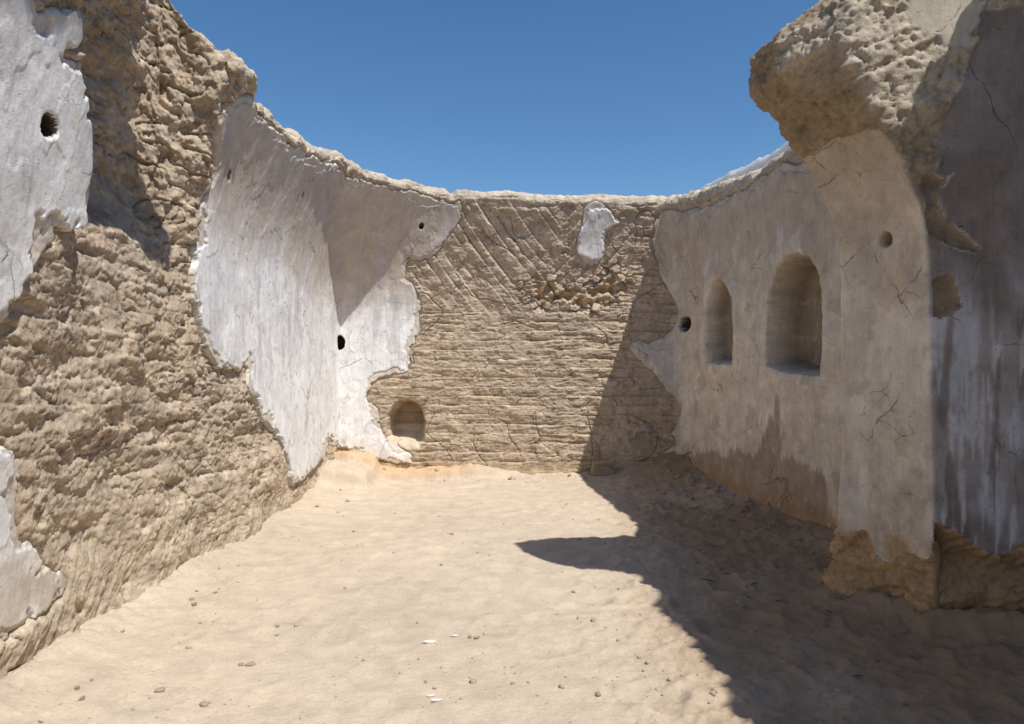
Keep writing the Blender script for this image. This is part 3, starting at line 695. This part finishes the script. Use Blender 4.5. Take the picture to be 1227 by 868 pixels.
H = H + .12 * np.exp(-((X + 2.15) / .42) ** 2 - ((Y - 8.65) / .6) ** 2)
near = np.exp(-np.minimum(np.minimum(dL, dB), dR) / .22); fa, fe = facets(X / .09, Y / .09, 406, 1.4)
H = H + near * (.022 * fa * ss(-.2, .2, vn(X * 2, Y * 2, 407)) + .025 * fbm(X * 7, Y * 7, 4, 408, .6))
tr = ss(.2, 1.3, X - .12 * (Y - 5)) * ss(9.3, 8.6, Y)                      # trampled, disturbed sand along the right
fa, fe = facets(X / .085, Y / .08, 416, 1.5)
H = H + tr * (.014 * fa * ss(-.1, .3, vn(X * 1.6, Y * 1.6, 417)) + .010 * fbm(X * 18, Y * 18, 4, 418, .65) + .034 * fbm(X * 3.5, Y * 2.8, 4, 410) + .022 * ridge((X + Y * .4) * 2.2, (Y - X * .5) * 3.6, 2, 411) + .012 * fbm(X * 14, Y * 14, 3, 412))
f1_, f2_, c_ = voro(X * 2.3 + .2 * vn(X * 3, Y * 3, 5), Y * 1.9, 420)       # old footprints, trodden soft
H = H - (.013 * ss(.33, .16, f1_) - .006 * ss(.1, .0, np.abs(f1_ - .36))) * (c_ > .45) * (.6 + tr)
H = H + .004 * ss(.55, .75, vn(X * 26, Y * 26, 430)) * ss(-.1, .3, vn(X * 1.5, Y * 1.5, 431)) * 1.5 + .0035 * fbm(X * 36, Y * 36, 3, 433, .65)
led = np.minimum(np.minimum(-1.62 + .10 * vn(Y * 4, X * 4, 451) - X, Y - 8.25 - .12 * vn(X * 4, Y * 3, 452)), .5)
H = H + (.13 + .02 * fbm(X * 5, Y * 5, 3, 453)) * ss(-.02, .10, led)
led2 = Y - 8.86 - .10 * (X + 1.6) * (X > -1.6) - .05 * fbm(X * 5, Y * 5, 3, 454)
H = H + .10 * ss(-.01, .06, led2) * ss(.4, -.6, X)
H = np.where(inside, H, -.03)
n1 = fbm(X * .7, Y * .7, 4, 440); n2 = fbm(X * 5, Y * 5, 4, 441)
CG = np.zeros(X.shape + (3,)) + np.array((.54, .445, .34))
CG = CG * (1 - 0 * n1[..., None]) + np.array((.03, -.045, -.09)) * (ss(-.02, .06, led2) * ss(-.2, -.9, X))[..., None]
CG = CG * (1 + .10 * n1 + .08 * n2)[..., None]
def mg(c, b, t): return c * (1 - t[..., None]) + np.array(b) * t[..., None]
CG = mg(CG, (.36, .285, .20), ss(.25, .6, vn(X * 16, Y * 16, 443)) * ss(-.1, .35, vn(X * 1.8, Y * 1.8, 444)) * .25)
CG = mg(CG, (.34, .235, .14), ss(.5, 1.5, X - .12 * (Y - 5)) * ss(-.9, .2, n1) * .95)  # darker brown toward the right: shade tone painted into the sand
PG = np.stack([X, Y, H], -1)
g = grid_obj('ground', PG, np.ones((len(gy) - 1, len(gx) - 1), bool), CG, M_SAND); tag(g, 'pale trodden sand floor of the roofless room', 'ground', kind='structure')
def ground_z(px, py):
    i = np.searchsorted(gy, py); k = np.searchsorted(gx, px); return float(H[i, k])
# ------------------------------------------------------------------ loose things
RND = random.Random(11)
def lump(name, size, seed, mat, tint, parent=None, loc=(0, 0, 0), res=3, ang=.35, sharp=0.):
    bm = bmesh.new(); bmesh.ops.create_icosphere(bm, subdivisions=res, radius=1)
    P = np.array([v.co for v in bm.verts], F)
    q = P * (1 + ang * fbm3(P[:, 0] * 1.1 + seed * 3.7, P[:, 1] * 1.1 + seed, P[:, 2] * 1.1, 2, seed)[:, None] + .12 * fbm3(P[:, 0] * 4, P[:, 1] * 4 + seed, P[:, 2] * 4, 2, seed + 1)[:, None])
    if sharp:   # knock flat facets off
        r_ = random.Random(seed)
        for _ in range(7):
            d = np.array([r_.gauss(0, 1) for _ in range(3)]); d /= np.linalg.norm(d); o = .62 + .2 * r_.random()
            k = (q @ d - o).clip(0); q -= k[:, None] * d * sharp
    q = q * np.array(size)
    for v, p in zip(bm.verts, q): v.co = p
    me = bpy.data.meshes.new(name); bm.to_mesh(me); bm.free()
    for p in me.polygons: p.use_smooth = True
    a = me.color_attributes.new('Tint', 'FLOAT_COLOR', 'POINT')
    cv = np.ones((len(me.vertices), 4), np.float32); cv[:, :3] = np.array(tint); a.data.foreach_set('color', cv.ravel())
    me.materials.append(mat)
    o = bpy.data.objects.new(name, me); COL.objects.link(o); o.location = loc
    if parent: o.parent = parent
    return o
def at_ground(px, py, h=1.5):
    y = FPX * h / (py - 434.); return (px - 613.5) / FPX * y, y
# wedge flake leaning at the foot of the end wall, on the shadow's edge
fx_, fy_ = at_ground(722, 572, 1.42)
b = lump('mud_flake', (.20, .05, .10), 23, M_MUD, (.40, .31, .21), loc=(fx_ + .03, 9.0, .10), res=4, ang=.3, sharp=.8)
b.rotation_euler = (.5, .35, .2)
tag(b, 'pointed mud flake leaning at the foot of the end wall', 'mud flake')
# crumbs in the broken hollow high in the end wall
for i, (px, py, s) in enumerate([(641, 353, .034), (655, 356, .022), (667, 350, .03), (690, 358, .02), (704, 357, .016)]):
    yb = 9.12; c_ = lump('mud_clod', (s * 1.2, s, s * .8), 30 + i, M_MUD, (.52, .40, .26), loc=((px - 613.5) / FPX * yb, yb, 1.5 + (434 - py) / FPX * yb), res=3, ang=.4, sharp=.6)
    tag(c_, 'orange tinted clod lodged in the broken hollow high in the end wall', 'clod', 'clods in the hollow of the end wall')
# stones picked out in the photograph
named = [
 (191, 828, .030, 'largest dark stone lying on the sand at the lower left'), (245, 842, .028, 'flat grey brown stone on the sand nearest the bottom edge at the left'),
 (300, 797, .028, 'rounded pale clod on the sand in front of the left wall'), (289, 797, .020, 'second pale clod beside the rounded one on the left sand'),
 (413, 705, .020, 'dark stone alone on the sand, midway from the left wall'), (711, 746, .026, 'brown stone on the sand in front of the shadow spike'),
 (717, 835, .024, 'dark round stone on the sand near the bottom, left of the shadow'), (567, 818, .026, 'shallow buried stone on the sand at bottom centre'),
 (673, 826, .020, 'small stone on the sand at bottom centre right'), (572, 765, .022, 'thin brown twig sized chip on the middle of the sand')]
for i, (px, py, s, lab) in enumerate(named):
    X_, Y_ = at_ground(px, py); o = lump('stone', (s * .78, s * .62, s * .4), 60 + i, M_STONE, (.33 + .05 * RND.random(), .28, .21), loc=(X_, Y_, ground_z(X_, Y_) + s * .22), res=3, ang=.4, sharp=.7)
    o.rotation_euler = (0, 0, RND.random() * 6); tag(o, lab, 'stone')
proto = [lump('pebble', (1.2, 1, .7), 80 + i, M_STONE, [(.34, .275, .20), (.45, .37, .27), (.38, .32, .25), (.50, .41, .30)][i % 4], res=2, ang=.45, sharp=.8) for i in range(6)]
pts = []
while len(pts) < 150:
    px = RND.uniform(40, 860); py = RND.uniform(600, 862)
    if py < 600 + (370 - px) * .68 + 8: continue
    X_, Y_ = at_ground(px, py)
    if not (-2.1 < X_ < 2.4): continue
    if vn(np.array([X_ * 1.6]), np.array([Y_ * 1.6]), 500)[0] < RND.uniform(-.35, .35): continue
    pts.append((X_, Y_))
for k in range(45):
    px = RND.uniform(720, 1150); py = RND.uniform(600, 860); X_, Y_ = at_ground(px, py)
    if X_ < 1.9: pts.append((X_, Y_))
for i, (X_, Y_) in enumerate(pts):
    p = proto[i % 6]
    o = p if i < 6 else p.copy()
    if i >= 6: COL.objects.link(o)
    s = .0055 + .010 * RND.random() ** 3 + (.004 if Y_ > 6 else 0); o.scale = (s, s, s); o.location = (X_, Y_, ground_z(X_, Y_) + s * .25); o.rotation_euler = (RND.uniform(-.4, .4), RND.uniform(-.4, .4), RND.uniform(0, 6.3))
    tag(o, 'tiny brown pebble scattered on the pale sand floor', 'pebble', 'tiny pebbles scattered over the sand')
# fallen crumbs of the walls along their feet
cl_ = [lump('mud_clod', (1.2, 1, .75), 120 + i, M_MUD, [(.50, .41, .31), (.54, .45, .34), (.45, .365, .27)][i % 3], res=3, ang=.5, sharp=1.) for i in range(7)]
k = 0
where = [('at the foot of the left wall', 'clods along the left wall', 14), ('at the foot of the end wall', 'clods along the end wall', 26), ('in the shade beside the right wall and pier', 'clods beside the right wall', 50)]
for wi, (lab, grp, n_) in enumerate(where):
    for i in range(n_):
        d_ = abs(RND.gauss(0, .22))
        if wi == 0: Y_ = RND.uniform(2.9, 8.2); X_ = -2.10 + d_ + .04
        elif wi == 1: X_ = RND.uniform(-1.8, 1.9); Y_ = 9.02 - d_ * .6
        else:
            Y_ = RND.uniform(3.0, 8.6); X_ = float(np.interp(Y_, [3, 3.7, 3.9, 4.5, 4.8, 6.2, 9.15], [2.5, 2.5, 2.1, 1.85, 2.4, 2.45, 2.0])) - d_ * 1.6
        s = .008 + .020 * RND.random() ** 3
        o = cl_[k] if k < 7 else cl_[k % 7].copy()
        if k >= 7: COL.objects.link(o)
        o.scale = (s, s, s); o.location = (X_, Y_, ground_z(X_, Y_) + s * .25); o.rotation_euler = (RND.uniform(-.5, .5), RND.uniform(-.5, .5), RND.uniform(0, 6.3))
        tag(o, 'rough crumb of fallen mud brick lying ' + lab, 'clod', grp); k += 1
# bits of straw trampled into the shaded sand
def straw(seed):
    r_ = random.Random(seed); bm = bmesh.new(); pr = None; L_ = 7
    for i in range(L_):
        t = i / (L_ - 1) - .5; cx = t; cz = .05 * math.sin(t * 4 + seed); cy = .10 * math.sin(t * 3 + seed * 2); rad = .045 * (1 - 1.1 * abs(t))
        ring = [bm.verts.new((cx, cy + rad * math.cos(a), cz + rad * math.sin(a))) for a in (0, 1.26, 2.51, 3.77, 5.03)]
        if pr:
            for k in range(5): bm.faces.new((pr[k], pr[(k + 1) % 5], ring[(k + 1) % 5], ring[k]))
        else: bm.faces.new(ring[::-1])
        pr = ring
    bm.faces.new(pr); me = bpy.data.meshes.new('straw'); bm.to_mesh(me); bm.free(); me.materials.append(M_STRAW)
    return bpy.data.objects.new('straw', me)
M_STRAW = earth('straw', var=.3, tint=(.11, .08, .05))
sp_ = [straw(k) for k in range(4)]
for i in range(44):
    if i < 22: X_, Y_ = RND.gauss(1.95, .25), RND.gauss(7.2, .5)
    else: X_, Y_ = RND.gauss(1.75, .35), RND.gauss(4.7, .55)
    o = sp_[i] if i < 4 else sp_[i % 4].copy(); COL.objects.link(o)
    s = RND.uniform(.03, .10); o.scale = (s, s, s); o.location = (X_, Y_, ground_z(X_, Y_) + .004); o.rotation_euler = (0, RND.uniform(-.15, .15), RND.uniform(0, 6.3))
    tag(o, 'dark bit of straw trampled into the shaded sand', 'straw', 'straw bits in the shaded sand')
# white flakes of plaster on the sand
M_WHITE = earth('white_flake', var=.1, tint=(.66, .63, .58))
for px, py, s, lab in [(515, 770, .020, 'larger white plaster flake on the middle of the sand'), (545, 762, .012, 'thin white plaster sliver right of the larger flake'), (523, 841, .012, 'white plaster flake on the sand near the bottom edge'), (516, 835, .010, 'tiny white plaster crumb beside the flake near the bottom')]:
    X_, Y_ = at_ground(px, py)
    bm = bmesh.new(); r_ = random.Random(px); n_ = 9
    top = [bm.verts.new((s * (1 + .9 * r_.random()) * math.cos(a) * 1.3, s * .55 * (1 + .6 * r_.random()) * math.sin(a), .004)) for a in np.linspace(0, 6.28, n_, endpoint=False)]
    f = bm.faces.new(top); e = bmesh.ops.extrude_face_region(bm, geom=[f]); bmesh.ops.translate(bm, vec=(0, 0, -.004), verts=[v for v in e['geom'] if isinstance(v, bmesh.types.BMVert)])
    bmesh.ops.recalc_face_normals(bm, faces=bm.faces[:])
    me = bpy.data.meshes.new('plaster_flake'); bm.to_mesh(me); bm.free(); me.materials.append(M_WHITE)
    o = bpy.data.objects.new('plaster_flake', me); COL.objects.link(o); o.location = (X_, Y_, ground_z(X_, Y_) + .004); o.rotation_euler = (.12, .1, .4); tag(o, lab, 'plaster flake')

# ------------------------------------------------------------------ plastic sheet draped over the top of the right wall
m, nt, bs = nodes('plastic')
bs.inputs['Base Color'].default_value = (.88, .88, .87, 1); bs.inputs['Roughness'].default_value = .28; bs.inputs['Specular IOR Level'].default_value = .5
tr_ = N(nt, 'ShaderNodeBsdfTranslucent'); tr_.inputs['Color'].default_value = (.92, .92, .92, 1)
tp = N(nt, 'ShaderNodeBsdfTransparent'); m1 = N(nt, 'ShaderNodeMixShader'); m1.inputs[0].default_value = .6; m2_ = N(nt, 'ShaderNodeMixShader'); m2_.inputs[0].default_value = .05
out = [n_ for n_ in nt.nodes if n_.type == 'OUTPUT_MATERIAL'][0]
nt.links.new(bs.outputs[0], m1.inputs[1]); nt.links.new(tr_.outputs[0], m1.inputs[2]); nt.links.new(m1.outputs[0], m2_.inputs[1]); nt.links.new(tp.outputs[0], m2_.inputs[2]); nt.links.new(m2_.outputs[0], out.inputs[0])
pu = np.linspace(16.55, 19.5, 330); pv = np.linspace(0, 1, 70)
PU, PV = np.meshgrid(pu, pv)
qx, qy = Q(PU); Hh = rim_h(PU, False) + .01
bxx, byy, ddx, ddy = face(PU, Hh - RR)
outd = .20 + .62 * PV + .05 * fbm(PU * 2, PV * 0 + 2, 3, 601) * (1 - PV)
lift = np.interp(PU, [16.35, 16.9, 17.5, 18.1, 18.6, 19.1, 19.5], [-.02, .03, .11, .15, .17, .24, .18])
fold = .08 * np.abs(fbm(PU * 3 + PV * 2, PV * 2.5 - PU * 1.2, 3, 600))
SZ = Hh + .012 + (lift + fold) * np.sin((PV ** .8) * math.pi).clip(0) ** .6 * ss(16.3, 16.7, PU) + .05 * PV
SP = np.stack([bxx + ddx * outd, byy + ddy * outd, SZ], -1)
sh = grid_obj('plastic_sheet', SP, np.ones((69, 329), bool), np.ones(PU.shape + (3,)), m); tag(sh, 'crumpled white plastic sheet draped along the top of the right wall', 'plastic sheet')
so = sh.modifiers.new('s', 'SOLIDIFY'); so.thickness = .002

# ------------------------------------------------------------------ light, sky, camera
KX, KY = .43, .44
el = math.atan(1 / math.hypot(KX, KY))
w = bpy.data.worlds.new('World'); sc.world = w; w.use_nodes = True
nt = w.node_tree; bg = nt.nodes['Background']; sky = nt.nodes.new('ShaderNodeTexSky'); sky.sky_type = 'NISHITA'; sky.sun_disc = False
sky.sun_elevation = el
sky.sun_rotation = math.atan2(KX, -KY)
sky.air_density = 1.0; sky.dust_density = .3; sky.ozone_density = 2.5; sky.altitude = 300
hs = nt.nodes.new('ShaderNodeHueSaturation'); hs.inputs['Saturation'].default_value = 1.22; hs.inputs['Value'].default_value = 1.27
nt.links.new(sky.outputs[0], hs.inputs['Color']); nt.links.new(hs.outputs[0], bg.inputs[0]); bg.inputs[1].default_value = .09
ld = bpy.data.lights.new('sun', 'SUN'); ld.energy = 4.6; ld.angle = math.radians(.53); ld.color = (1, .965, .91)
lo = bpy.data.objects.new('sun', ld); COL.objects.link(lo); lo.location = (4, -4, 9)
from mathutils import Vector
lo.rotation_euler = Vector((KX, -KY, 1)).to_track_quat('Z', 'Y').to_euler()
cd = bpy.data.cameras.new('camera'); cam = bpy.data.objects.new('camera', cd); COL.objects.link(cam)
cd.sensor_width = 36; cd.lens = 36 * FPX / 1227; cd.clip_start = .05; cd.clip_end = 2000
cam.location = (0, 0, 1.5); cam.rotation_euler = (math.pi / 2, 0, 0); sc.camera = cam
vs0 = None
sc.render.engine = 'CYCLES'
sc.cycles.max_bounces = 8; sc.cycles.diffuse_bounces = 5
vs_ = sc.view_settings; sc.display_settings.display_device = 'sRGB'
vs_.view_transform = 'Standard'; vs_.look = 'None'; vs_.exposure = .12; vs_.gamma = 1; vs_.use_curve_mapping = False
